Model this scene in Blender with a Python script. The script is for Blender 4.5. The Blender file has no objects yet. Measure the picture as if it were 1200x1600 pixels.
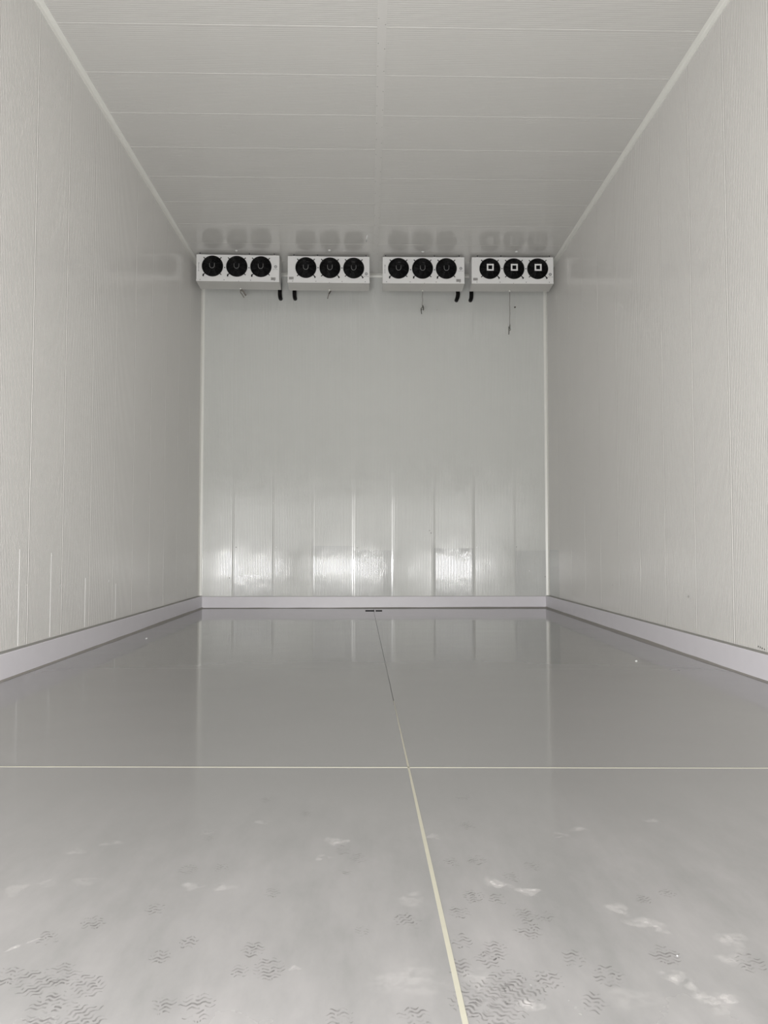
import bpy, bmesh, math, random
from mathutils import Vector, Matrix

# ------------------------------------------------------------------ camera, world, light, exposure
S = bpy.context.scene
COL = S.collection
CAM_Z = 1.5
PITCH, YAW = math.atan(56 / 1200), math.atan(25 / 1200)
cd = bpy.data.cameras.new('camera')
cd.sensor_fit = 'VERTICAL'; cd.sensor_height = 24.0; cd.lens = 24.0 * 1200 / 1600
cd.clip_start = 0.05; cd.clip_end = 200
cam = bpy.data.objects.new('camera', cd); COL.objects.link(cam)
cam.location = (0, 0, CAM_Z)
cam.rotation_euler = (math.radians(90) + PITCH, 0, -YAW)
S.camera = cam

W = bpy.data.worlds.new('world'); S.world = W; W.use_nodes = True
W.node_tree.nodes['Background'].inputs['Color'].default_value = (0.75, 0.82, 0.95, 1)
W.node_tree.nodes['Background'].inputs['Strength'].default_value = 0.6

def area(name, loc, rot, sx, sy, power, color):
    l = bpy.data.lights.new(name, 'AREA'); l.shape = 'RECTANGLE'; l.size = sx; l.size_y = sy
    l.energy = power; l.color = color
    o = bpy.data.objects.new(name, l); COL.objects.link(o); o.location = loc; o.rotation_euler = rot
    return o
# daylight entering by the big loading doorway behind the camera: hazy view above, sunlit apron below
area('doorway_daylight', (-0.3, -1.45, 2.95), (math.radians(90), 0, 0), 5.0, 2.4, 320, (1.0, 0.985, 0.95))
area('doorway_ground_glow', (-1.1, -1.45, 0.50), (math.radians(90), 0, 0), 3.6, 0.9, 740, (1.0, 0.99, 0.97))

S.view_settings.view_transform = 'Standard'
S.view_settings.look = 'None'
S.view_settings.gamma = 1
S.view_settings.use_curve_mapping = False
S.view_settings.exposure = 0.12
S.cycles.max_bounces = 14
S.cycles.diffuse_bounces = 8
S.cycles.glossy_bounces = 6
S.cycles.sample_clamp_indirect = 6
S.cycles.use_denoising = True

# ------------------------------------------------------------------ room measures (metres)
XL, XR, YB, YF, H = -4.215, 4.555, 19.3, -1.6, 8.47
_R = cam.rotation_euler.to_matrix()
def ray(px, py):
    return _R @ Vector(((px - 600) / 1200, (800 - py) / 1200, -1))
def on_floor(px, py, z=0.0):
    d = ray(px, py); t = (z - CAM_Z) / d.z; return Vector((0, 0, CAM_Z)) + d * t
def on_back(px, py, y=YB):
    d = ray(px, py); t = y / d.y; return Vector((0, 0, CAM_Z)) + d * t
def on_side(px, py, x):
    d = ray(px, py); t = x / d.x; return Vector((0, 0, CAM_Z)) + d * t

# ------------------------------------------------------------------ helpers
def mat(name, color, rough=0.5, metal=0.0, spec=0.5, noise=None, bump=None, rvar=0.0):
    m = bpy.data.materials.new(name); m.use_nodes = True
    nt = m.node_tree; b = nt.nodes['Principled BSDF']
    b.inputs['Base Color'].default_value = (*color, 1)
    b.inputs['Roughness'].default_value = rough
    b.inputs['Metallic'].default_value = metal
    b.inputs['Specular IOR Level'].default_value = spec
    tc = nt.nodes.new('ShaderNodeNewGeometry')
    n = nt.nodes.new('ShaderNodeTexNoise'); n.inputs['Scale'].default_value = noise[0] if noise else 6
    n.inputs['Detail'].default_value = 4
    nt.links.new(tc.outputs['Position'], n.inputs['Vector'])
    amt = noise[1] if noise else 0.03
    r = nt.nodes.new('ShaderNodeMix'); r.data_type = 'RGBA'
    r.inputs[6].default_value = (*[c * (1 - amt) for c in color], 1)
    r.inputs[7].default_value = (*[min(1, c * (1 + amt)) for c in color], 1)
    nt.links.new(n.outputs['Fac'], r.inputs[0]); nt.links.new(r.outputs[2], b.inputs['Base Color'])
    if rvar:
        mr = nt.nodes.new('ShaderNodeMapRange')
        mr.inputs['From Min'].default_value = 0.3; mr.inputs['From Max'].default_value = 0.7
        mr.inputs['To Min'].default_value = max(0.02, rough - rvar); mr.inputs['To Max'].default_value = rough + rvar
        nt.links.new(n.outputs['Fac'], mr.inputs['Value']); nt.links.new(mr.outputs['Result'], b.inputs['Roughness'])
    if bump:
        n2 = nt.nodes.new('ShaderNodeTexNoise'); n2.inputs['Scale'].default_value = bump[0]; n2.inputs['Detail'].default_value = 2
        nt.links.new(tc.outputs['Position'], n2.inputs['Vector'])
        bp = nt.nodes.new('ShaderNodeBump'); bp.inputs['Strength'].default_value = 1.0
        bp.inputs['Distance'].default_value = bump[1]
        nt.links.new(n2.outputs['Fac'], bp.inputs['Height']); nt.links.new(bp.outputs['Normal'], b.inputs['Normal'])
    return m

def mark_mat(name, color, alpha, rough, scale):
    """dry footprint dust or scuff: broken up by noise, partly see-through"""
    m = bpy.data.materials.new(name); m.use_nodes = True
    nt = m.node_tree; b = nt.nodes['Principled BSDF']
    b.inputs['Base Color'].default_value = (*color, 1); b.inputs['Roughness'].default_value = rough
    g = nt.nodes.new('ShaderNodeNewGeometry'); n = nt.nodes.new('ShaderNodeTexNoise')
    n.inputs['Scale'].default_value = scale; n.inputs['Detail'].default_value = 5
    nt.links.new(g.outputs['Position'], n.inputs['Vector'])
    at = nt.nodes.new('ShaderNodeAttribute'); at.attribute_name = 'fade'
    mr = nt.nodes.new('ShaderNodeMapRange')
    mr.inputs['From Min'].default_value = 0.38; mr.inputs['From Max'].default_value = 0.62
    mr.inputs['To Min'].default_value = 0.0; mr.inputs['To Max'].default_value = alpha
    mu = nt.nodes.new('ShaderNodeMath'); mu.operation = 'MULTIPLY'
    nt.links.new(n.outputs['Fac'], mr.inputs['Value'])
    nt.links.new(mr.outputs['Result'], mu.inputs[0]); nt.links.new(at.outputs['Fac'], mu.inputs[1])
    nt.links.new(mu.outputs[0], b.inputs['Alpha'])
    return m

def mesh(name, verts, faces, m, smooth=False):
    me = bpy.data.meshes.new(name); me.from_pydata(verts, [], faces); me.update()
    if m: me.materials.append(m)
    if smooth:
        for p in me.polygons: p.use_smooth = True
    return me
def link(name, me, parent=None, loc=(0, 0, 0), rot=None):
    o = bpy.data.objects.new(name, me); COL.objects.link(o)
    if parent: o.parent = parent
    o.location = loc
    if rot is not None: o.rotation_euler = rot
    return o
def tag(o, label=None, cat=None, group=None, kind=None):
    if label: o['label'] = label
    if cat: o['category'] = cat
    if group: o['group'] = group
    if kind: o['kind'] = kind
    return o
def bm_obj(name, bm, m, parent=None, smooth=False, loc=(0, 0, 0)):
    me = bpy.data.meshes.new(name); bmesh.ops.recalc_face_normals(bm, faces=bm.faces)
    bm.to_mesh(me); bm.free(); me.materials.append(m)
    if smooth:
        for p in me.polygons: p.use_smooth = True
    return link(name, me, parent, loc)
def box(bm, x0, x1, y0, y1, z0, z1, bevel=0.0):
    r = bmesh.ops.create_cube(bm, size=1.0)
    for v in r['verts']:
        v.co = Vector(((x0 + x1) / 2 + v.co.x * (x1 - x0), (y0 + y1) / 2 + v.co.y * (y1 - y0), (z0 + z1) / 2 + v.co.z * (z1 - z0)))
    if bevel:
        es = list({e for v in r['verts'] for e in v.link_edges})
        bmesh.ops.bevel(bm, geom=es, offset=bevel, segments=2, affect='EDGES')
def tube(bm, pts, r, seg=10, cap=True):
    pts = [Vector(p) for p in pts]; rings = []
    n = len(pts); up = Vector((0.13, 0.31, 0.94)).normalized()
    rs = r if isinstance(r, (list, tuple)) else [r] * n
    a = None
    for i, p in enumerate(pts):
        d = (pts[min(i + 1, n - 1)] - pts[max(i - 1, 0)]).normalized()
        if a is None:
            a = d.cross(up)
            if a.length < 1e-3: a = d.cross(Vector((1, 0, 0)))
        a = (a - d * a.dot(d)).normalized(); b = d.cross(a)
        rings.append([bm.verts.new(p + rs[i] * (a * math.cos(2 * math.pi * k / seg) + b * math.sin(2 * math.pi * k / seg))) for k in range(seg)])
    for i in range(n - 1):
        for k in range(seg):
            bm.faces.new((rings[i][k], rings[i][(k + 1) % seg], rings[i + 1][(k + 1) % seg], rings[i + 1][k]))
    if cap: bm.faces.new(rings[0][::-1]); bm.faces.new(rings[-1])
def cyl(bm, c, r, y0, y1, seg=24, r2=None):
    """cylinder along y"""
    tube(bm, [(c[0], y0, c[1]), (c[0], y1, c[1])], [r, r2 if r2 is not None else r], seg)
def ring(bm, cx, cz, ro, ri, y0, y1, seg=40):
    """annular plate, axis y"""
    q = []
    for k in range(seg):
        a = 2 * math.pi * k / seg; c, s = math.cos(a), math.sin(a)
        q.append([bm.verts.new((cx + r * c, y, cz + r * s)) for r, y in ((ri, y1), (ri, y0), (ro, y0), (ro, y1))])
    for k in range(seg):
        a, b = q[k], q[(k + 1) % seg]
        for j in range(4): bm.faces.new((a[j], a[(j + 1) % 4], b[(j + 1) % 4], b[j]))

# ------------------------------------------------------------------ materials
M = {}
M['wall'] = mat('ribbed_white_steel', (0.68, 0.67, 0.652), 0.14, spec=0.5, noise=(0.8, 0.02), bump=(1.3, 0.004), rvar=0.03)
M['ceil'] = mat('ribbed_ceiling_steel', (0.68, 0.672, 0.652), 0.11, spec=0.5, noise=(0.8, 0.02), bump=(0.9, 0.001), rvar=0.03)
M['back'] = mat('ribbed_back_steel', (0.70, 0.71, 0.69), 0.15, spec=0.5, noise=(2.5, 0.02), bump=(1.6, 0.006), rvar=0.05)
M['film'] = mat('glossy_protective_film', (0.64, 0.65, 0.64), 0.11, noise=(3, 0.02), bump=(4, 0.0025), rvar=0.03)
M['cover'] = mat('joint_cover', (0.73, 0.72, 0.70), 0.25)
M['core'] = mat('panel_core', (0.8, 0.8, 0.77), 0.6)
M['trim'] = mat('white_trim', (0.86, 0.86, 0.82), 0.3)
M['curb'] = mat('grey_curb_paint', (0.80, 0.78, 0.83), 0.38, noise=(5, 0.03))
M['curbtop'] = mat('grey_curb_top', (0.34, 0.335, 0.32), 0.5)
M['bead'] = mat('curb_sealant', (0.30, 0.285, 0.265), 0.6, noise=(8, 0.12))
M['seal'] = mat('beige_joint_sealant', (0.48, 0.465, 0.385), 0.5, noise=(20, 0.06))
M['groove'] = mat('dark_joint', (0.17, 0.17, 0.165), 0.7)
M['casing'] = mat('white_powder_coat', (0.88, 0.88, 0.88), 0.35, noise=(3, 0.02))
M['tray'] = mat('tray_white', (0.66, 0.65, 0.63), 0.4)
M['black'] = mat('black_plastic', (0.006, 0.006, 0.006), 0.45, spec=0.12)
M['wire'] = mat('black_guard_wire', (0.015, 0.015, 0.016), 0.3)
M['hub'] = mat('dark_hub', (0.004, 0.004, 0.005), 0.4, spec=0.12)
M['hubgrey'] = mat('grey_hub_rim_glint', (0.30, 0.30, 0.30), 0.35)
M['white'] = mat('white_sticker', (0.92, 0.92, 0.92), 0.5)
M['grey'] = mat('grey_label', (0.42, 0.41, 0.40), 0.5)
M['ink'] = mat('ink', (0.09, 0.09, 0.10), 0.5)
M['foam'] = mat('black_pipe_foam', (0.008, 0.007, 0.007), 0.55, spec=0.12)
M['steel'] = mat('galvanised_steel', (0.35, 0.35, 0.34), 0.35, metal=0.8)
M['cable'] = mat('grey_cable', (0.22, 0.20, 0.18), 0.6)
M['conn'] = mat('dark_connector', (0.07, 0.065, 0.055), 0.5)
M['drain'] = mat('drain_dark', (0.012, 0.012, 0.012), 0.8, spec=0.05)
M['dirtmark'] = mat('dark_fleck', (0.07, 0.06, 0.05), 0.8)
M['print'] = mark_mat('shoe_print_dark', (0.20, 0.19, 0.19), 0.65, 0.6, 22)
M['dust'] = mark_mat('dust_light', (0.80, 0.78, 0.77), 0.5, 0.7, 22)

# floor coating: glossy grey resin with fine roller waviness, dust and painted sheen towards the doorway
def floor_mat():
    m = mat('grey_floor_resin', (0.275, 0.273, 0.272), 0.10, noise=(1.1, 0.03))
    nt = m.node_tree; b = nt.nodes['Principled BSDF']
    g = nt.nodes.new('ShaderNodeNewGeometry')
    sp = nt.nodes.new('ShaderNodeSeparateXYZ'); nt.links.new(g.outputs['Position'], sp.inputs[0])
    n = nt.nodes.new('ShaderNodeTexNoise'); n.inputs['Scale'].default_value = 1.6; n.inputs['Detail'].default_value = 6
    nt.links.new(g.outputs['Position'], n.inputs['Vector'])
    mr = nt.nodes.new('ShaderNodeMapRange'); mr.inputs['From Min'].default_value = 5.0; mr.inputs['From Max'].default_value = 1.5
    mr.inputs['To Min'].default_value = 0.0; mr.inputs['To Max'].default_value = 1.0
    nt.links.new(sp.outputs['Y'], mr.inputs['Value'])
    mu = nt.nodes.new('ShaderNodeMath'); mu.operation = 'MULTIPLY'
    nt.links.new(mr.outputs[0], mu.inputs[0]); nt.links.new(n.outputs['Fac'], mu.inputs[1])
    r = nt.nodes.new('ShaderNodeMath'); r.operation = 'MULTIPLY_ADD'; r.inputs[1].default_value = 0.5; r.inputs[2].default_value = 0.075
    nt.links.new(mu.outputs[0], r.inputs[0]); nt.links.new(r.outputs[0], b.inputs['Roughness'])
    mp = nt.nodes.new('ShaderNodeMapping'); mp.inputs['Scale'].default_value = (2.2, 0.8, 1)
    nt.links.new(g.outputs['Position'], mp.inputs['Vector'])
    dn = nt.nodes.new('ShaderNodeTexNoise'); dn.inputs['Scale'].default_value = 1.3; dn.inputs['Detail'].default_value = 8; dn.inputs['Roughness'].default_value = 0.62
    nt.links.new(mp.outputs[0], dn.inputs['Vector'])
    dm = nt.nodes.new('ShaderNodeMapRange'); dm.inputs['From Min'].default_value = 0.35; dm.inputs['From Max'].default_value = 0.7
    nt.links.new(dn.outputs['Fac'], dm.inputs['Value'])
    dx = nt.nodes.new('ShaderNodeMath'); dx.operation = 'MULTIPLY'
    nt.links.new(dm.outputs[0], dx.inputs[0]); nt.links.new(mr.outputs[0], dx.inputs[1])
    mc = nt.nodes.new('ShaderNodeMix'); mc.data_type = 'RGBA'; mc.inputs[7].default_value = (0.42, 0.405, 0.41, 1)  # lighter mix: dust, plus the near floor's sheen put into the colour
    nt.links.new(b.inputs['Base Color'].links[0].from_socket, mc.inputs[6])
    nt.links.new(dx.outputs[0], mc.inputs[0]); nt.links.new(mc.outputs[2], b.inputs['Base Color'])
    n2 = nt.nodes.new('ShaderNodeTexNoise'); n2.inputs['Scale'].default_value = 1.4; n2.inputs['Detail'].default_value = 1.5
    nt.links.new(g.outputs['Position'], n2.inputs['Vector'])
    bp = nt.nodes.new('ShaderNodeBump'); bp.inputs['Strength'].default_value = 1; bp.inputs['Distance'].default_value = 0.0022
    nt.links.new(n2.outputs['Fac'], bp.inputs['Height']); nt.links.new(bp.outputs['Normal'], b.inputs['Normal'])
    return m
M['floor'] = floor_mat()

# ------------------------------------------------------------------ ribbed sandwich panels
PITCHR = 0.040
_pc = {}
def panel_mesh(w, L, m, rows=1, bow=0.0, tilt=0.0, lip=0):
    """face in the local x (0..w) / z (0..L) plane, looking to -y; ribs run along z"""
    key = (round(w, 3), round(L, 3), m.name, rows, bow, tilt, lip)
    if key in _pc: return _pc[key]
    DG = 0.0032 if m.name.startswith('ribbed_white') else 0.0016
    la, lb = (0.0008, 0.010) if rows > 1 else (0.0037, 0.014)
    prof = [(0.0, 0.0012), (0.004, -la), (lb, 0.0)] if lip == 0 else [(0.0, 0.001), (0.004, 0.0)]
    n = max(1, int(round((w - 0.03) / PITCHR))); p = (w - 0.03) / n; x = 0.015
    for i in range(n):
        if rows > 1:                                  # gently rounded ribs on the back wall
            if i: prof += [(x - p * 0.17, 0.0009), (x, 0.0019), (x + p * 0.17, 0.0009)]
            prof += [(x + p * 0.36, 0.0), (x + p * 0.64, 0.0)] if i < n - 1 else []
        elif i:
            prof += [(x - 0.009, 0.0), (x - 0.004, DG), (x + 0.004, DG), (x + 0.009, 0.0)]
        x += p
    prof += [(w - lb, 0.0), (w - 0.004, -la), (w, 0.0012)] if lip == 1 else [(w - 0.004, 0.0), (w, 0.001)]
    vs, fs = [], []
    for r in range(rows + 1):
        z = L * r / rows
        off = 0.0
        if rows > 1:
            off = bow * math.sin(z * 1.9 + 0.5) * math.exp(-z / 4) + tilt * max(0, 3.0 - z)
        for (px, py) in prof: vs.append((px, py + off, z))
    k = len(prof)
    for r in range(rows):
        for i in range(k - 1):
            a = r * k + i; fs.append((a, a + 1, a + k + 1, a + k))
    # returns at both long edges
    e0 = len(vs)
    for (z, o) in ((0, 0), (L, rows * k)):
        vs += [(0, 0.03, z), (w, 0.03, z)]
    fs += [(0, rows * k, e0 + 2, e0), (k - 1, e0 + 1, e0 + 3, rows * k + k - 1)]
    me = mesh('panel', vs, fs, m); _pc[key] = me
    return me

def slab_obj(name, x0, x1, y0, y1, z0, z1, m):
    bm = bmesh.new(); box(bm, x0, x1, y0, y1, z0, z1); o = bm_obj(name, bm, m); tag(o, kind='structure'); return o

T = 0.06
wall_left = slab_obj('wall_left', XL - 0.15, XL - 0.03, YF, YB + 0.15, -0.1, H + 0.1, M['core'])
wall_right = slab_obj('wall_right', XR + 0.03, XR + 0.15, YF, YB + 0.15, -0.1, H + 0.1, M['core'])
wall_back = slab_obj('wall_back', XL - 0.03, XR + 0.03, YB + 0.03, YB + 0.15, -0.1, H + 0.1, M['core'])
ceiling = slab_obj('ceiling', XL - 0.03, XR + 0.03, YF, YB + 0.03, H + 0.03, H + 0.1, M['core'])
# front wall with the loading doorway the camera stands in front of
bm = bmesh.new()
box(bm, XL - 0.15, -2.85, YF - 0.12, YF, -0.1, H + 0.1); box(bm, 2.25, XR + 0.15, YF - 0.12, YF, -0.1, H + 0.1)
box(bm, -2.85, 2.25, YF - 0.12, YF, 4.3, H + 0.1)
wf = bm_obj('wall_front', bm, M['wall']); tag(wf, kind='structure')

def seams(a, step, lo, hi):
    s = [a]
    while s[0] - step > lo + 0.25: s.insert(0, s[0] - step)
    while s[-1] + step < hi - 0.25: s.append(s[-1] + step)
    return [lo] + s + [hi]
rnd = random.Random(4)
# back wall: nine panels, seam places read off the wall
bs = [XL] + [on_back(px, 650).x for px in (367, 429, 490, 553, 614.5, 677, 739, 803)] + [XR]
tl = [0.0, 0.004, 0.002, 0.006, 0.001, 0.003, 0.0055, 0.002, 0.0]
for i in range(len(bs) - 1):
    w = bs[i + 1] - bs[i] 
    me = panel_mesh(w, H - 0.02, M['back'], 48, 0.0006, 0.0)
    link('panel', me, wall_back, (bs[i] , YB, 0.01))
# glossy protective film still on the foot of some panels, cut off at about chest height
for i, top in ((1, 0.82), (3, 1.55), (4, 1.44), (6, 1.49), (8, 1.43)):
    w = bs[i + 1] - bs[i] - 0.004
    link('film_sheet', panel_mesh(w, top - 0.29, M['film'], 12, 0.0006), wall_back, (bs[i] + 0.002, YB - 0.0012, 0.29))
# left wall (faces +x): rotate so local -y -> +x
ls = seams(9.64, 1.05, YF, YB)
for i in range(len(ls) - 1):
    w = ls[i + 1] - ls[i] 
    link('panel', panel_mesh(w, H - 0.02, M['wall']), wall_left, (XL, ls[i], 0.01), (0, 0, math.pi / 2))
rs_ = seams(9.51, 1.09, YF, YB)
for i in range(len(rs_) - 1):
    w = rs_[i + 1] - rs_[i] 
    link('panel', panel_mesh(w, H - 0.02, M['wall'], lip=1), wall_right, (XR, rs_[i + 1], 0.01), (0, 0, -math.pi / 2))
for (parent, x, y0, y1, top) in ((wall_right, XR, rs_[-2], rs_[-1] - 0.08, 1.45),):
    link('film_sheet', panel_mesh(y1 - y0 - 0.004, top - 0.31, M['film'], 12, 0.0006), parent, (x - 0.0012, y1, 0.31), (0, 0, -math.pi / 2))
for (px, py0, py1) in ((30, 858, 1010), (79.5, 864, 996), (133.5, 903, 975), (181, 912, 962)):
    a, b = on_side(px, 900, XL), on_side(px, py0, XL)
    z1 = b.z; bm = bmesh.new(); box(bm, XL - 0.001, XL + 0.003, a.y - 0.004, a.y + 0.004, 0.32, z1, 0.001)
    bm_obj('film_edge', bm, M['white'], wall_left)
# ceiling: panels span from the walls to the centre joint; ribs run across the room
def rotc(): return Matrix(((0, 0, 1), (1, 0, 0), (0, 1, 0)))   # local x->Y, y->Z, z->X
cs = seams(9.97, 1.055, YF, YB)
for (x0, x1) in ((XL, 0.128), (0.232, XR)):
    for i in range(len(cs) - 1):
        w = cs[i + 1] - cs[i] 
        o = link('panel', panel_mesh(w, x1 - x0, M['ceil']), ceiling)
        o.rotation_euler = rotc().to_euler(); o.location = (x0, cs[i], H)

# centre joint cover on the ceiling, with a row of rivets
bm = bmesh.new(); box(bm, 0.118, 0.242, YF, YB - 0.03, H - 0.004, H + 0.004, 0.0015)
t1 = tag(bm_obj('trim_1', bm, M['cover']), kind='structure')
bm = bmesh.new(); bmesh.ops.create_uvsphere(bm, u_segments=8, v_segments=5, radius=0.007)
rme = bpy.data.meshes.new('rivet'); bm.to_mesh(rme); bm.free(); rme.materials.append(M['steel'])
for k in range(22):
    for dx in (0.135, 0.225):
        link('rivet', rme, t1, (dx, 8.3 + k * 0.5 + (0.12 if dx > 0.2 else 0), H - 0.004))

# ceiling coves and corner angles
def extr(name, prof, path_axis, a0, a1, m, parent=None):
    """extrude a closed 2-D profile; axis 'y': prof=(x,z); 'x': prof=(y,z); 'z': prof=(x,y)"""
    bm = bmesh.new(); rr = []
    for a in (a0, a1):
        f = {'y': lambda p: (p[0], a, p[1]), 'x': lambda p: (a, p[0], p[1]), 'z': lambda p: (p[0], p[1], a)}[path_axis]
        rr.append([bm.verts.new(f(p)) for p in prof])
    n = len(prof)
    for k in range(n): bm.faces.new((rr[0][k], rr[0][(k + 1) % n], rr[1][(k + 1) % n], rr[1][k]))
    bm.faces.new(rr[0][::-1]); bm.faces.new(rr[1])
    return tag(bm_obj(name, bm, m, parent), kind='structure')
c = 0.075
def cove(x, sx, z): return [(x - sx * 0.004, z + 0.004), (x + sx * c, z + 0.004), (x + sx * c, z - 0.006), (x + sx * c * 0.5, z - 0.022), (x + sx * 0.022, z - c * 0.5), (x + sx * 0.006, z - c), (x - sx * 0.004, z - c)]
extr('trim_2', cove(XL, 1, H), 'y', YF, YB, M['trim'])
extr('trim_3', cove(XR, -1, H), 'y', YF, YB, M['trim'])
extr('trim_4', cove(YB, -1, H), 'x', XL, XR, M['trim'])
extr('trim_5', cove(XL, 1, YB)[:0] + [(XL, YB), (XL + c, YB), (XL + c, YB - 0.006), (XL + 0.02, YB - 0.02), (XL + 0.006, YB - c), (XL, YB - c)], 'z', 0.28, H - 0.05, M['trim'])
extr('trim_6', [(XR, YB), (XR - c, YB), (XR - c, YB - 0.006), (XR - 0.02, YB - 0.02), (XR - 0.006, YB - c), (XR, YB - c)], 'z', 0.28, H - 0.05, M['trim'])

# ------------------------------------------------------------------ floor: coated slabs with joints
floor = slab_obj('floor', XL - 0.15, XR + 0.15, YF - 2.5, YB + 0.15, -0.16, -0.022, M['groove'])
def jx(y): return 0.310 - 0.0108 * (y - 2.4)           # the long joint runs slightly askew
ys = [YF - 2.5, 0.75, 5.329, 9.62, 14.3, 18.75, YB]
g = 0.002
for side in (-1, 1):
    for i in range(len(ys) - 1):
        y0, y1 = ys[i] + g, ys[i + 1] - g
        xa0, xb0 = (XL, jx(y0) - g) if side < 0 else (jx(y0) + g, XR)
        xa1, xb1 = (XL, jx(y1) - g) if side < 0 else (jx(y1) + g, XR)
        e = 0.0015; sk = -0.0275; q0 = sk if ys[i] > 1 and ys[i] < 17 else 0; q1 = sk if ys[i + 1] > 1 and ys[i + 1] < 17 else 0
        v = [(xa0, y0, -0.022), (xb0, y0, -0.022), (xb1, y1, -0.022), (xa1, y1, -0.022),
             (xa0, y0, -e), (xb0, y0, -e), (xb1, y1, -e), (xa1, y1, -e),
             (xa0 + e, y0 + e, 0), (xb0 - e, y0 + e, 0), (xb1 - e, y1 - e, 0), (xa1 + e, y1 - e, 0)]
        v = [(a, b + a * (q0 if n % 4 < 2 else q1), h) for n, (a, b, h) in enumerate(v)]
        f = [(0, 1, 5, 4), (1, 2, 6, 5), (2, 3, 7, 6), (3, 0, 4, 7), (4, 5, 9, 8), (5, 6, 10, 9), (6, 7, 11, 10), (7, 4, 8, 11), (8, 9, 10, 11)]
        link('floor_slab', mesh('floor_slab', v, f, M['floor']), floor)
def strip(name, pts, widths, m, z=0.0012, parent=floor):
    bm = bmesh.new(); n = len(pts); L = []
    for i, p in enumerate(pts):
        d = (Vector(pts[min(i + 1, n - 1)]) - Vector(pts[max(i - 1, 0)])).normalized(); s = Vector((d.y, -d.x)) * widths[i] / 2
        a, b = Vector(p) - s, Vector(p) + s
        L.append([bm.verts.new((a.x, a.y, -0.003)), bm.verts.new((a.x, a.y, z)), bm.verts.new((b.x, b.y, z)), bm.verts.new((b.x, b.y, -0.003))])
    for i in range(n - 1):
        for k in range(3): bm.faces.new((L[i][k], L[i][k + 1], L[i + 1][k + 1], L[i + 1][k]))
    return bm_obj(name, bm, m, parent)
N = 26
yy = [-3 + (7.6 + 3) * k / N for k in range(N + 1)]
strip('joint_sealant', [(jx(y), y) for y in yy], [0.019 if y < 4 else 0.019 * max(0.25, 1 - (y - 4) / 4.6) for y in yy], M['seal'])
xs = [XL + 0.05 + (XR - XL - 0.1) * k / N for k in range(N + 1)]
strip('joint_sealant', [(x, 5.329 + -0.0275 * x) for x in xs], [0.013 + 0.002 * math.sin(x * 5) for x in xs], M['seal'])

# ------------------------------------------------------------------ kerb along the walls
KH, KT = 0.305, 0.095
def kerb_prof(x, s, slope=0.006, t=KT, h=KH): return [(x - s * 0.01, 0), (x + s * (t + slope), 0), (x + s * (t + 0.003), h - 0.010), (x + s * (t - 0.004), h), (x - s * 0.01, h)]
kl = extr('baseboard_left', kerb_prof(XL, 1), 'y', YF, YB, M['curb'])
kr = extr('baseboard_right', kerb_prof(XR, -1), 'y', YF, YB, M['curb'])
kb = extr('baseboard_back', kerb_prof(YB, -1, 0.03, 0.05, 0.288), 'x', XL + KT, XR - KT, M['curb'])
for (o, s, x) in ((kl, 1, XL), (kr, -1, XR)):
    bm = bmesh.new(); box(bm, *(sorted((x - s * 0.004, x + s * (KT - 0.002)))), YF, YB - 0.05, KH - 0.001, KH + 0.004)
    bm_obj('top_sealant', bm, M['curbtop'], o)
bm = bmesh.new(); box(bm, XL + KT, XR - KT, YB - 0.046, YB + 0.003, 0.287, 0.293); bm_obj('top_sealant', bm, M['curbtop'], kb)
def bead(parent, axis, base, s, a0, a1, seed):
    r = random.Random(seed); bm = bmesh.new(); L = []; n = int((a1 - a0) / 0.35); w = 0.03
    for k in range(n + 1):
        a = a0 + (a1 - a0) * k / n; w = min(0.075, max(0.03 if axis == 'y' else 0.014, w + r.uniform(-0.014, 0.014))); h = 0.008 + w * 0.35
        pts = [(base, 0.0), (base, h), (base + s * w * 0.4, h * 0.6), (base + s * w, 0.0008)]
        L.append([bm.verts.new((p[0], a, p[1]) if axis == 'y' else (a, p[0], p[1])) for p in pts])
    for k in range(n):
        for j in range(1, 3): bm.faces.new((L[k][j], L[k][j + 1], L[k + 1][j + 1], L[k + 1][j]))
    bm_obj('sealant_bead', bm, M['bead'], parent)
bead(kl, 'y', XL + KT + 0.004, 1, YF, YB - 0.08, 1)
bead(kr, 'y', XR - KT - 0.004, -1, YF, YB - 0.08, 2)
bead(kb, 'x', YB - 0.05 - 0.028, -1, XL + 0.12, XR - 0.12, 3)

# ------------------------------------------------------------------ unit coolers
CW, CH, CD = 1.94, 0.625, 0.50
def plate_with_holes(bm, w, h, cx, cz, r, t=0.0):
    """front plate at y=0 with three round holes, cells meet halfway between the fans"""
    seg = 32
    xs = [0] + [(cx[i] + cx[i + 1]) / 2 for i in range(len(cx) - 1)] + [w]
    for i, c0 in enumerate(cx):
        x0, x1 = xs[i], xs[i + 1]; inn, out = [], []
        for k in range(seg):
            a = 2 * math.pi * (k + 0.5) / seg; dx, dz = math.cos(a), math.sin(a)
            inn.append(bm.verts.new((c0 + r * dx, 0, cz + r * dz)))
            tx = ((x1 - c0) / dx) if dx > 0 else ((x0 - c0) / dx)
            tz = ((h - cz) / dz) if dz > 0 else ((0 - cz) / dz)
            tt = min(tx, tz); out.append((c0 + tt * dx, cz + tt * dz))
        ov = [bm.verts.new((p[0], 0, p[1])) for p in out]
        cor = {(x0, 0): None, (x1, 0): None, (x0, h): None, (x1, h): None}
        for k in range(seg):
            k2 = (k + 1) % seg; a, b = out[k], out[k2]
            if abs(a[0] - b[0]) > 1e-5 and abs(a[1] - b[1]) > 1e-5:
                cpt = min(cor, key=lambda q: (q[0] - (a[0] + b[0]) / 2) ** 2 + (q[1] - (a[1] + b[1]) / 2) ** 2)
                cv = bm.verts.new((cpt[0], 0, cpt[1]))
                bm.faces.new((inn[k], ov[k], cv, ov[k2], inn[k2]))
            else: bm.faces.new((inn[k], ov[k], ov[k2], inn[k2]))
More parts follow.
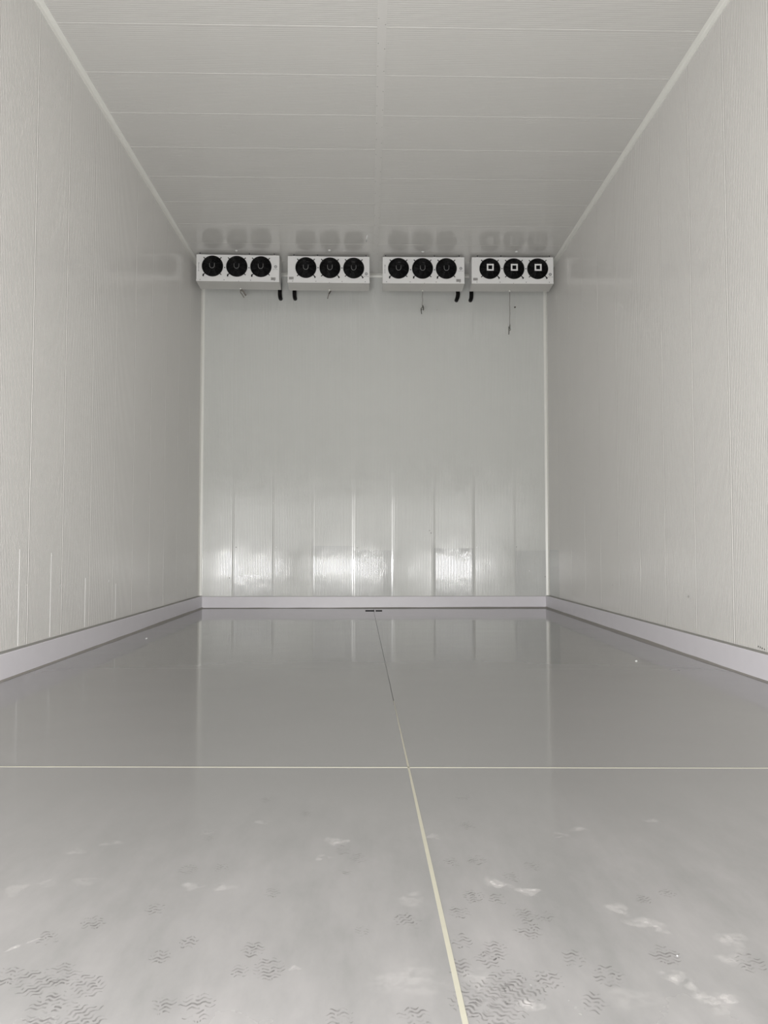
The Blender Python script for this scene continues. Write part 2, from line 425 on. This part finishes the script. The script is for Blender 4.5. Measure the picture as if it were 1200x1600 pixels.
def glyph(bm, x, z, s, r, y=-0.0015):
    """one small printed character, too small in the photograph to read"""
    for q in range(3):
        if r.random() < 0.8: box(bm, x - s * 0.4, x + s * 0.4, y, 0, z + s * (q - 1) * 0.38 - s * 0.07, z + s * (q - 1) * 0.38 + s * 0.07)
    for q in (-0.35, 0.35):
        if r.random() < 0.7: box(bm, x + s * q - s * 0.07, x + s * q + s * 0.07, y, 0, z - s * 0.42, z + s * 0.42)

def make_cooler(kind, square_label, seed):
    r_ = random.Random(seed)
    A = kind == 'A'
    root = bpy.data.objects.new('unit_cooler', None); COL.objects.link(root); root.empty_display_size = 0.2
    cx = [0.375, 0.945, 1.51] if A else [0.43, 1.0, 1.565]
    cz = CH - 0.275; R = 0.238
    # casing
    bm = bmesh.new(); plate_with_holes(bm, CW, CH, cx, cz, R - 0.004)
    b0 = [bm.verts.new(p) for p in ((0, 0, 0), (CW, 0, 0), (CW, 0, CH), (0, 0, CH), (0, CD, 0), (CW, CD, 0), (CW, CD, CH), (0, CD, CH))]
    for f in ((0, 4, 5, 1), (1, 5, 6, 2), (2, 6, 7, 3), (3, 7, 4, 0)): bm.faces.new([b0[k] for k in f])
    bmesh.ops.remove_doubles(bm, verts=bm.verts, dist=1e-4)
    cas = bm_obj('casing', bm, M['casing'], root)
    # inner wall behind the fans and rear coil
    bm = bmesh.new(); box(bm, 0.02, CW - 0.02, 0.30, CD - 0.01, 0.02, CH - 0.02); bm_obj('coil', bm, M['black'], root)
    bm = bmesh.new()
    for k in range(40): box(bm, 0.05 + k * (CW - 0.1) / 40, 0.056 + k * (CW - 0.1) / 40, CD - 0.012, CD + 0.006, 0.03, CH - 0.03)
    o = bm_obj('coil_fins', bm, M['steel'], root); o['kind'] = 'stuff'
    # lower front lip and drip tray (slopes down to the back)
    bm = bmesh.new(); box(bm, -0.004, CW + 0.004, -0.008, 0.004, -0.012, 0.03, 0.003); bm_obj('front_lip', bm, M['casing'], root)
    bm = bmesh.new(); vs = [bm.verts.new(p) for p in ((0, 0.0, -0.011), (CW, 0.0, -0.011), (CW, CD, -0.03), (0, CD, -0.03), (0, 0.0, -0.002), (CW, 0.0, -0.002), (CW, CD, -0.002), (0, CD, -0.002))]
    for f in ((0, 1, 2, 3), (4, 7, 6, 5), (0, 4, 5, 1), (1, 5, 6, 2), (2, 6, 7, 3), (3, 7, 4, 0)): bm.faces.new([vs[k] for k in f])
    bm_obj('drip_tray', bm, M['tray'], root)
    bm = bmesh.new(); tube(bm, [(CW * 0.5, CD * 0.86, -0.024), (CW * 0.5, CD * 0.86, -0.06)], 0.022, 12); bm_obj('drain_outlet', bm, M['trim'], root)
    # fans
    for i, c0 in enumerate(cx):
        bm = bmesh.new()
        seg = 40; prof = [(R + 0.012, -0.002), (R + 0.012, -0.012), (R + 0.002, -0.022), (R - 0.012, -0.012), (R - 0.018, 0.10), (R - 0.006, 0.20)]
        L = []
        for k in range(seg):
            a = 2 * math.pi * k / seg; L.append([bm.verts.new((c0 + q[0] * math.cos(a), q[1], cz + q[0] * math.sin(a))) for q in prof])
        for k in range(seg):
            for j in range(len(prof) - 1): bm.faces.new((L[k][j], L[k][j + 1], L[(k + 1) % seg][j + 1], L[(k + 1) % seg][j]))
        fan = bm_obj('fan', bm, M['black'], root, smooth=True)
        # blades
        bm = bmesh.new(); nb = 5; ph = r_.random() * 6
        cyl(bm, (c0, cz), 0.075, 0.05, 0.16, 20)
        for k in range(nb):
            a0 = ph + 2 * math.pi * k / nb; g0 = []
            for u in range(5):
                rr = 0.07 + (R - 0.03 - 0.07) * u / 4
                row = []
                for v in range(5):
                    t = v / 4; a = a0 + (0.85 - 0.1 * u / 4) * t + 0.12 * u / 4
                    row.append(bm.verts.new((c0 + rr * math.cos(a), 0.06 + 0.075 * t, cz + rr * math.sin(a))))
                g0.append(row)
            for u in range(4):
                for v in range(4): bm.faces.new((g0[u][v], g0[u + 1][v], g0[u + 1][v + 1], g0[u][v + 1]))
        bm_obj('blade_wheel', bm, M['hub'], fan)
        # guard: rings and spokes, slightly domed
        bm = bmesh.new()
        def dome(rr): return -0.022 - 0.035 * (1 - (rr / R) ** 2)
        for q in range(1, 13):
            rr = 0.055 + (R - 0.055) * q / 12.0
            p = [(c0 + rr * math.cos(2 * math.pi * k / 28), dome(rr), cz + rr * math.sin(2 * math.pi * k / 28)) for k in range(29)]
            tube(bm, p, 0.0022, 4, False)
        for k in range(8):
            a = math.pi / 8 + k * math.pi / 4
            tube(bm, [(c0 + rr * math.cos(a), dome(rr) - 0.003, cz + rr * math.sin(a)) for rr in (0.05, 0.12, 0.18, R)], 0.003, 4)
        bm_obj('guard', bm, M['wire'], fan, smooth=True)
        bm = bmesh.new(); cyl(bm, (c0, cz), 0.066, -0.062, -0.048, 24); bm_obj('guard_hub', bm, M['hub'], fan)
        if square_label:
            bm = bmesh.new(); q = 0.082; wv = 0.035; d0, d1 = -0.067, -0.062; zz = cz + 0.012
            box(bm, c0 - q, c0 + q, d0, d1, zz + q - wv, zz + q); box(bm, c0 - q, c0 + q, d0, d1, zz - q, zz - q + wv)
            box(bm, c0 - q, c0 - q + wv, d0, d1, zz - q + wv, zz + q - wv); box(bm, c0 + q - wv, c0 + q, d0, d1, zz - q + wv, zz + q - wv)
            o = bm_obj('hub_sticker', bm, M['white'], fan); o['label'] = 'white square frame sticker'
        else:
            bm = bmesh.new(); pts = []  # grey U strip stands in for the glint of the hub rim
            tilt = r_.uniform(-0.25, 0.25)
            for k in range(13):
                a = math.pi + math.pi * k / 12 + tilt * 0.5; pts.append((c0 + 0.055 * math.cos(a), -0.064, cz - 0.012 + 0.055 * math.sin(a)))
            pts.insert(0, (pts[0][0] - 0.002, -0.064, cz + 0.05)); pts.append((pts[-1][0] + 0.002, -0.064, cz + 0.055))
            tube(bm, pts, 0.0055, 5); o = bm_obj('hub_rim_glint', bm, M['hubgrey'], fan, smooth=True); o['label'] = 'dull grey U-shaped strip painting the glint on the hub rim'
        # four mounting feet with bolts
        for k in range(4):
            a = math.pi / 4 + k * math.pi / 2; bm = bmesh.new(); ca, sa = math.cos(a), math.sin(a)
            tube(bm, [(c0 + (R - 0.01) * ca, -0.010, cz + (R - 0.01) * sa), (c0 + (R + 0.055) * ca, -0.010, cz + (R + 0.055) * sa)], 0.0095, 6)
            cyl(bm, (c0 + (R + 0.045) * ca, cz + (R + 0.045) * sa), 0.010, -0.018, 0.0, 8)
            bm_obj('mounting_foot', bm, M['black'], fan)
        sx = -1 if A else 1
        bm = bmesh.new(); gx, gz = c0 + sx * 0.215, cz - 0.225
        tube(bm, [(gx, -0.02, gz + 0.03), (gx - sx * 0.012, -0.022, gz - 0.015)] if A else [(gx - 0.02, -0.02, gz + 0.02), (gx + 0.012, -0.02, gz - 0.008)], 0.012, 8)
        cyl(bm, (gx, gz - 0.008), 0.014, -0.03, 0.0, 10)
        bm_obj('cable_gland', bm, M['black'], fan)
    for i in range(2):
        x = (cx[i] + cx[i + 1]) / 2; bm = bmesh.new(); cyl(bm, (x, cz - 0.03 if A else cz), 0.013, -0.012, 0.0, 10)
        tube(bm, [(x, -0.01, cz - 0.03 if A else cz), (x + 0.02, -0.008, cz - 0.04 if A else cz)], 0.006, 5)
        bm_obj('panel_plug', bm, M['ink'], root)
    for x in ((0.09, 0.65, 1.27, 1.83) if A else (0.12, 0.67, 1.29, 1.84)):
        bm = bmesh.new(); cyl(bm, (x, 0.022), 0.009, -0.013, -0.004, 8); bm_obj('screw', bm, M['ink'], root)
    bm = bmesh.new(); cyl(bm, (CW * 0.51, -0.005), 0.006, -0.013, -0.004, 8); bm_obj('screw', bm, M['ink'], root)
    # rating label, emblem, lettering
    lx, lz = (1.80, 0.065) if A else (0.085, 0.095)
    bm = bmesh.new(); box(bm, lx - 0.055, lx + 0.055, -0.002, 0.0, lz - 0.032, lz + 0.032); lab = bm_obj('rating_label', bm, M['grey'], root)
    bm = bmesh.new()
    for q in range(4):
        box(bm, lx - 0.048, lx + 0.044 - 0.03 * (q % 2), -0.003, -0.002, lz + 0.018 - q * 0.014, lz + 0.022 - q * 0.014)
    bm_obj('label_print', bm, M['ink'], lab)
    ex, ez = (1.855, 0.355) if A else (1.865, 0.215)
    bm = bmesh.new(); ring(bm, ex, ez, 0.034, 0.022, -0.002, 0.0, 24); box(bm, ex - 0.012, ex + 0.012, -0.002, 0, ez - 0.004, ez + 0.004); box(bm, ex - 0.004, ex + 0.004, -0.002, 0, ez - 0.012, ez + 0.012)
    bm_obj('emblem', bm, M['ink'], root)
    bm = bmesh.new()
    for q in range(6): glyph(bm, ex - 0.05 + q * 0.02, ez - 0.062, 0.015, r_)
    bm_obj('lettering', bm, M['ink'], root)
    if A:
        bm = bmesh.new()
        for q in range(6): glyph(bm, 0.052, 0.42 - q * 0.036, 0.030 if q == 0 else 0.023, r_)
        bm_obj('lettering', bm, M['ink'], root)
    # hangers up to the ceiling
    for x in ((0.07, 1.23, 1.82) if A else (0.14, 0.70, 1.86)):
        for y in (0.02, CD - 0.06):
            bm = bmesh.new(); box(bm, x - 0.034, x + 0.034, y, y + 0.045, CH - 0.001, CH + 0.016, 0.002)
            hb = bm_obj('hanger_bracket', bm, M['casing'], root)
            bm = bmesh.new(); tube(bm, [(x, y + 0.022, CH - 0.02), (x, y + 0.022, CH + 0.060)], 0.011, 8)
            tube(bm, [(x, y + 0.022, CH + 0.016), (x, y + 0.022, CH + 0.030)], 0.02, 6)
            bm_obj('hanger_bolt', bm, M['ink'], hb)
    bm = bmesh.new(); box(bm, 0.004, CW - 0.004, 0.004, CD - 0.004, CH + 0.0005, CH + 0.004); bm_obj('top_cover', bm, M['grey'], root)
    return root

LAB = ['white three-fan unit cooler under the ceiling, leftmost of the four, against the left wall',
       'white three-fan unit cooler second from the left, just left of the ceiling centre joint',
       'white three-fan unit cooler third from the left, a long cable with connector under it',
       'white three-fan unit cooler at the far right, white square stickers on its fan hubs']
# front face left / right corners (x pixels), top y pixels at both ends
spec = [('A', (307, 397.2), (436.5, 399.6)), ('B', (449.7, 400), (577.3, 401.6)), ('A', (598, 401.6), (725.5, 402)), ('B', (737, 402.2), (864.5, 402.2))]
TOPZ = H - 0.060
coolers = []
for i, (k, a, b) in enumerate(spec):
    o = make_cooler(k, i == 3, 10 + i)
    pa, pb = on_floor(a[0], a[1], TOPZ), on_floor(b[0], b[1], TOPZ)
    d = (pb - pa)
    wide = d.length / CW
    ang = math.atan2(d.y, d.x) * 0.6
    o.rotation_euler = (0, 0, ang)
    mid = (pa + pb) / 2; dv = Vector((math.cos(ang), math.sin(ang), 0)) * CW * wide / 2
    o.location = (mid - dv) - Vector((0, 0, CH)); o.scale = (wide, 1, 1)
    tag(o, LAB[i], 'cooler', 'unit coolers under the ceiling')
    coolers.append(o)
    print('cooler', i, tuple(round(v, 3) for v in o.location), round(wide, 3), round(ang, 4))
    # insulated pipe dropping behind the casing and bending into the wall
bpy.context.view_layer.update()
for i, (px, py) in enumerate(((437.2, 466), (460.0, 466), (714.5, 468.5), (736.6, 468.5))):
    yb = 19.10; p = on_back(px, py, yb); r0 = 0.05; zb = p.z + r0
    pts = [(p.x, yb - 0.45, TOPZ - 0.16), (p.x, yb - 0.05, TOPZ - 0.17), (p.x, yb, TOPZ - 0.24), (p.x, yb, zb + 0.3)]
    for k in range(7):
        a = math.pi / 2 * k / 6; pts.append((p.x + 0.02 * (i == 2) * (1 - k / 6), yb + 0.1 * (1 - math.cos(a)), zb + 0.1 - 0.1 * math.sin(a)))
    pts.append((p.x, YB + 0.004, zb))
    o = coolers[i]; bm = bmesh.new(); tube(bm, pts, r0, 14)
    inv = o.matrix_world.inverted(); bm.transform(inv)
    q = bm_obj('insulated_pipe', bm, M['foam'], o, smooth=True); q['label'] = 'black foam-insulated pipe bending into the wall'

# white nylon bolt caps on the ceiling in front of the coolers
for (px, py, lab) in ((369.5, 391.5, 'white nylon bolt cap on the ceiling above the leftmost cooler'), (515, 391, 'white nylon bolt cap on the ceiling above the second cooler from the left'),
                      (660.5, 393.2, 'white nylon bolt cap on the ceiling above the third cooler from the left'), (807, 393.2, 'white nylon bolt cap on the ceiling above the far right cooler')):
    p = on_floor(px, py, H)
    bm = bmesh.new(); prof = [(0.034, 0.0), (0.034, -0.006), (0.026, -0.014), (0.012, -0.019), (0.0005, -0.02)]; L = []
    for k in range(16):
        a = 2 * math.pi * k / 16; L.append([bm.verts.new((q[0] * math.cos(a), q[0] * math.sin(a), q[1])) for q in prof])
    for k in range(16):
        for j in range(4): bm.faces.new((L[k][j], L[k][j + 1], L[(k + 1) % 16][j + 1], L[(k + 1) % 16][j]))
    tag(bm_obj('bolt_cap', bm, M['white'], smooth=True, loc=(p.x, p.y, H)), lab, 'bolt cap', 'bolt caps on the ceiling')
p0, p1 = on_floor(573.8, 367.5, H), on_floor(572.6, 377, H)
bm = bmesh.new(); tube(bm, [(p0.x, p0.y, H - 0.006), ((p0.x + p1.x) / 2, (p0.y + p1.y) / 2, H - 0.009), (p1.x, p1.y, H - 0.006)], [0.012, 0.019, 0.012], 8)  # short white streak, a thin tube against the ceiling
tag(bm_obj('ceiling_streak', bm, M['white'], smooth=True), 'short bright white streak on the ceiling above the second cooler', 'sealant')

# ------------------------------------------------------------------ cable ends under the coolers
def cable(lab, px, y_top, drop, tails, kind):
    p0 = coolers[kind].matrix_world @ Vector((CW * 0.5, CD * 0.86, -0.059))
    root = bpy.data.objects.new('hanging_cable', None); COL.objects.link(root); root.location = p0
    zl = -drop
    if drop > 0.05:
        bm = bmesh.new(); pts = [(0.006 * math.sin(k * 1.7), 0.0, -drop * k / 8) for k in range(9)]
        tube(bm, pts, 0.0065, 6); bm_obj('cable', bm, M['cable'], root, smooth=True)
    for t in tails:
        bm = bmesh.new(); tube(bm, [(a, 0.004 * k, zl + b) for k, (a, b) in enumerate(t[0])], t[1], 7)
        bm_obj(t[3], bm, M[t[2]], root, smooth=True)
    tag(root, lab, 'cable', 'cable ends hanging under the coolers')
cable('short forked grey cable end poking out under the leftmost cooler', 372, 449.5, 0.0,
      [([(0.02, 0.0), (0.07, -0.05), (0.13, -0.14)], 0.019, 'cable', 'cable_tail'), ([(0.0, 0.0), (0.0, -0.07), (0.045, -0.12), (0.085, -0.19)], 0.012, 'cable', 'cable_tail')], 0)
cable('short crooked grey cable end under the second cooler from the left', 515.5, 452.5, 0.0,
      [([(0.045, 0.0), (0.0, -0.05), (-0.03, -0.12), (-0.045, -0.19)], 0.011, 'cable', 'cable_tail'), ([(0.03, 0.0), (0.015, -0.03), (-0.01, -0.07)], 0.016, 'conn', 'connector')], 1)
cable('thin cable with a dark connector hanging under the third cooler', 661.8, 453, 0.36,
      [([(0.0, 0.02), (0.02, -0.03), (0.022, -0.10)], 0.014, 'conn', 'connector'), ([(0.0, -0.02), (-0.035, -0.06), (-0.03, -0.12), (-0.02, -0.19)], 0.010, 'conn', 'cable_tail'), ([(-0.01, -0.07), (-0.035, -0.12)], 0.008, 'conn', 'cable_tail')], 2)
cable('long thin cable with a dark clip hanging under the far right cooler', 800.5, 453, 0.86,
      [([(0.0, 0.05), (0.004, -0.05)], 0.010, 'conn', 'connector'), ([(-0.025, 0.0), (-0.02, -0.08), (-0.025, -0.19)], 0.010, 'conn', 'cable_tail'), ([(0.0, -0.04), (0.02, -0.08), (-0.02, -0.10)], 0.008, 'conn', 'cable_tail')], 3)

# ------------------------------------------------------------------ small marks on the walls
def fleck(p, r, parent, m='dirtmark', axis='y', seed=0):
    rr = random.Random(seed); n = 9; vs, fs = [], []
    ring_ = []
    for k in range(n):
        a = 2 * math.pi * k / n; q = r * rr.uniform(0.6, 1.15); u, v = q * math.cos(a), q * math.sin(a)
        ring_.append((u, v))
    cc = 0.003
    if axis == 'y': f = lambda u, v, h: (p.x + u, p.y - h, p.z + v)
    elif axis == 'x': f = lambda u, v, h: (p.x - h * (1 if p.x > 0 else -1), p.y + u, p.z + v)
    else: f = lambda u, v, h: (p.x + u, p.y + v, p.z + h)
    vs = [f(u, v, 0.0005) for u, v in ring_] + [f(0, 0, cc)]
    fs = [(k, (k + 1) % n, n) for k in range(n)]
    return link('fleck', mesh('fleck', vs, fs, M[m]), parent)
for i, (px, py, r, m) in enumerate(((804.5, 480, 0.026, 'dirtmark'), (683, 484, 0.012, 'grey'), (369, 855, 0.013, 'dirtmark'), (358.5, 903, 0.014, 'dirtmark'),
        (671, 829, 0.018, 'grey'), (673.5, 833, 0.02, 'grey'), (744.5, 855, 0.014, 'white'), (807, 854.5, 0.012, 'dirtmark'), (431, 855, 0.02, 'white'), (427, 786, 0.014, 'white'),
        (793, 878, 0.01, 'grey'), (755, 891, 0.012, 'grey'), (386, 875, 0.01, 'grey'), (391, 875, 0.009, 'grey'), (827, 892, 0.016, 'white'), (852, 901, 0.018, 'grey'), (558, 856, 0.018, 'grey'))):
    fleck(on_back(px, py), r, wall_back, m, 'y', i)
for i, (px, py, r) in enumerate(((1185, 1010, 0.012), (1188, 1011.5, 0.013), (1191, 1013, 0.012), (1194.5, 1014.5, 0.011), (957, 914, 0.02), (1075.5, 932, 0.02))):
    fleck(on_side(px, py, XR), r, wall_right, 'dirtmark' if i < 4 else 'grey', 'x', 30 + i)
for i, (px, py, r) in enumerate(((42, 914, 0.016), (94, 915, 0.05), (81, 868, 0.014), (170, 908, 0.05))):
    fleck(on_side(px, py, XL), r * 0.6, wall_left, 'white', 'x', 40 + i)

# ------------------------------------------------------------------ floor drain and scraps
p = on_floor(584, 954.5)
root = bpy.data.objects.new('floor_drain', None); COL.objects.link(root); root.location = (p.x, p.y, 0)
tag(root, 'dark slotted drain grate in the floor at the foot of the back wall', 'drain')
bm = bmesh.new()
for (a, b) in ((-0.20, 0.015), (0.045, 0.20)):
    box(bm, a, b, -0.11, -0.10, 0, 0.008); box(bm, a, b, 0.10, 0.11, 0, 0.008); box(bm, a, a + 0.01, -0.11, 0.11, 0, 0.008); box(bm, b - 0.01, b, -0.11, 0.11, 0, 0.008)
bm_obj('rim', bm, M['drain'], root)
for (a, b) in ((-0.20, 0.015), (0.045, 0.20)):
    bm = bmesh.new(); box(bm, a, b, -0.11, 0.11, 0.0005, 0.002)
    n = int((b - a) / 0.02)
    for k in range(1, n): box(bm, a + k * 0.02 - 0.003, a + k * 0.02 + 0.003, -0.10, 0.10, 0.001, 0.006)
    bm_obj('grate', bm, M['drain'], root)
p = on_floor(588.5, 949)
bm = bmesh.new(); tube(bm, [(-0.02, 0, 0.006), (0.0, 0.02, 0.03), (0.025, 0.03, 0.055), (0.03, 0.03, 0.085)], [0.012, 0.01, 0.008, 0.007], 6)
tag(bm_obj('wire_offcut', bm, M['grey'], smooth=True, loc=(p.x, p.y - 0.05, 0)), 'tiny grey wire offcut leaning on the back kerb above the drain', 'wire')
for i, (px, py, s, lab) in enumerate(((994, 1033.5, 0.016, 'tiny white paper scrap on the floor near the right kerb'), (229, 998, 0.016, 'tiny pale scrap on the floor near the left kerb'),
        (1058, 1494, 0.0022, 'tiny white chip on the floor at the lower right'))):
    p = on_floor(px, py); bm = bmesh.new()
    vs = [bm.verts.new(q) for q in ((-s, -s * .7, 0.001), (s * .8, -s, s * .2), (s, s * .8, s * .7), (-s * .6, s, s * .4), (-s * .2, 0, s * .8))]
    for k in range(4): bm.faces.new((vs[k], vs[(k + 1) % 4], vs[4]))
    r = bmesh.ops.extrude_face_region(bm, geom=list(bm.faces))
    for v in r['geom']:
        if isinstance(v, bmesh.types.BMVert): v.co.z += 0.0015
    tag(bm_obj('paper_scrap', bm, M['white'], loc=(p.x, p.y, 0)), lab, 'scrap')

# ------------------------------------------------------------------ shoe prints and dusty scuffs on the floor
def set_fade(me, vals):
    at = me.attributes.new('fade', 'FLOAT', 'POINT')
    for k, v in enumerate(vals): at.data[k].value = v
def shoe_print(px, py, w, L, ang, seed, strength=1.0):
    r = random.Random(seed); p = on_floor(px, py); vs, fs, fd = [], [], []
    ns = max(4, int(L / 0.021)); ca, sa = math.cos(ang), math.sin(ang); ph = r.random() * 6; amp = 0.007
    for s in range(ns):
        v0 = -L / 2 + L * (s + 0.5) / ns; hw = w / 2 * math.sqrt(max(0.05, 1 - (2 * v0 / L) ** 2)) * r.uniform(0.75, 1.05)
        n = 14; th = 0.0055; prev = None
        for k in range(n + 1):
            u = -hw + 2 * hw * k / n; wav = amp * math.sin(u * 160 + ph); t = th * (0.35 + 0.65 * math.sin(math.pi * k / n))
            a = len(vs)
            for sg in (-1, 1):
                x, y = u, v0 + wav + sg * t
                vs.append((p.x + ca * x - sa * y, p.y + sa * x + ca * y, 0.0006)); fd.append(strength * r.uniform(0.5, 1))
            if prev is not None and r.random() > 0.16: fs.append((prev, a, a + 1, prev + 1))
            prev = a
    me = mesh('shoe_print', vs, fs, M['print']); set_fade(me, fd)
    link('shoe_print', me, floor)
def scuff(px, py, w, L, ang, seed, strength=1.0, m='dust'):
    r = random.Random(seed); p = on_floor(px, py); ca, sa = math.cos(ang), math.sin(ang); n = 20; vs, fs, fd = [], [], []
    for q, (f, a) in enumerate(((1.0, 0.0), (0.7, 0.6), (0.35, 1.0))):
        for k in range(n):
            t = 2 * math.pi * k / n; rr = f * (1 + 0.22 * math.sin(3 * t + seed) + r.uniform(-0.1, 0.1))
            x, y = w / 2 * rr * math.cos(t), L / 2 * rr * math.sin(t)
            vs.append((p.x + ca * x - sa * y, p.y + sa * x + ca * y, 0.0004)); fd.append(a * strength)
    vs.append((p.x, p.y, 0.0004)); fd.append(strength)
    for q in range(2):
        for k in range(n): fs.append((q * n + k, q * n + (k + 1) % n, (q + 1) * n + (k + 1) % n, (q + 1) * n + k))
    for k in range(n): fs.append((2 * n + k, 2 * n + (k + 1) % n, 3 * n))
    me = mesh('scuff_mark', vs, fs, M[m]); set_fade(me, fd); link('scuff_mark', me, floor)

# (x, y) in pixels of the photograph, size factor, turn
PR = [(294,1359,1,.1),(325,1310,.7,.2),(535,1328,1,.2),(560,1341,1,.1),(477,1271,.9,.1),(417,1250,.9,0),(145,1442,1,.5),(75,1465,1,.6),(295,1472,.8,0),(242,1420,.9,.3),(395,1484,.8,0),
      (420,1514,1.1,.2),(375,1517,.6,.2),(55,1535,1.3,.7),(98,1522,1.1,.3),(135,1541,1.1,.7),(78,1575,1.4,.1),(128,1592,1.3,.8),(308,1575,1.2,.2),(345,1356,.8,0),(425,1395,.8,.1),(12,1525,.9,.2),(250,1495,.7,.1),
      (255,1570,.8,.2),(565,1455,.7,.1),(530,1591,.8,.1),(540,1361,.7,0),(705,1347,.9,.1),(745,1344,1,.1),(832,1354,.9,.2),(800,1370,1,.1),(740,1401,1.1,0),(778,1405,.9,.1),(717,1425,1,0),(637,1440,1.2,.4),(820,1430,1,.1),
      (825,1455,1.2,-.3),(772,1485,1,0),(762,1500,.8,.2),(720,1470,1,0),(720,1512,.9,0),(792,1532,1.1,-.6),(817,1550,1.4,-.9),(857,1530,.9,.2),(897,1497,.9,-.2),(950,1525,1,-.2),(745,1560,1.6,-.6),(780,1585,1.5,-.5),(650,1595,1.1,.2),
      (930,1567,.9,-.5),(1040,1492,1,-.2),(1042,1395,.8,0),(1172,1505,1,-.2),(730,1290,1,0),(722,1245,1,0),(850,1432,.8,.1),(1005,1405,.7,0)]
for i, (x, y, s, a) in enumerate(PR):
    shoe_print(x, y, 0.098 * s * (1.25 if y > 1480 else 1), 0.115 * s * (1.2 if y > 1480 else 1), a, 100 + i, 0.95 if y > 1400 else 0.7)
SC = [(410,1285,.10,.08,0,.6),(525,1315,.16,.12,-.2,.8),(505,1340,.09,.08,0,.7),(175,1317,.12,.08,.2,.5),(75,1380,.10,.10,0,.5),(25,1390,.10,.16,0,.6),(135,1377,.14,.10,0,.5),(300,1385,.12,.10,0,.6),(350,1386,.12,.09,0,.6),(120,1331,.1,.08,0,.4),
      (35,1476,.02,.17,-.75,1.0),(775,1380,.10,.16,.7,.9),(825,1393,.12,.09,-.2,1.),(965,1420,.10,.13,.4,.9),(1015,1445,.12,.20,1.0,.8),(875,1305,.10,.08,0,.7),(905,1296,.12,.08,0,.5),(1020,1283,.10,.07,0,.6),(1145,1470,.13,.16,-.3,.8),
      (1145,1500,.13,.12,.2,.6),(1060,1530,.10,.16,.6,.9),(1120,1565,.16,.14,.5,.9),(825,1572,.12,.08,.2,1.),(677,1307,.09,.09,0,.5),(640,1405,.16,.16,0,.4),(745,1530,.12,.2,.3,.5),(325,1300,.1,.1,0,.4),(990,1560,.2,.14,0,.35),(460,1513,.05,.04,0,.9),(640,1530,.3,.25,0,.35)]
for i, (x, y, w, L, a, st) in enumerate(SC): scuff(x, y, w, L, a, i, st)
print('objects', len(bpy.data.objects))
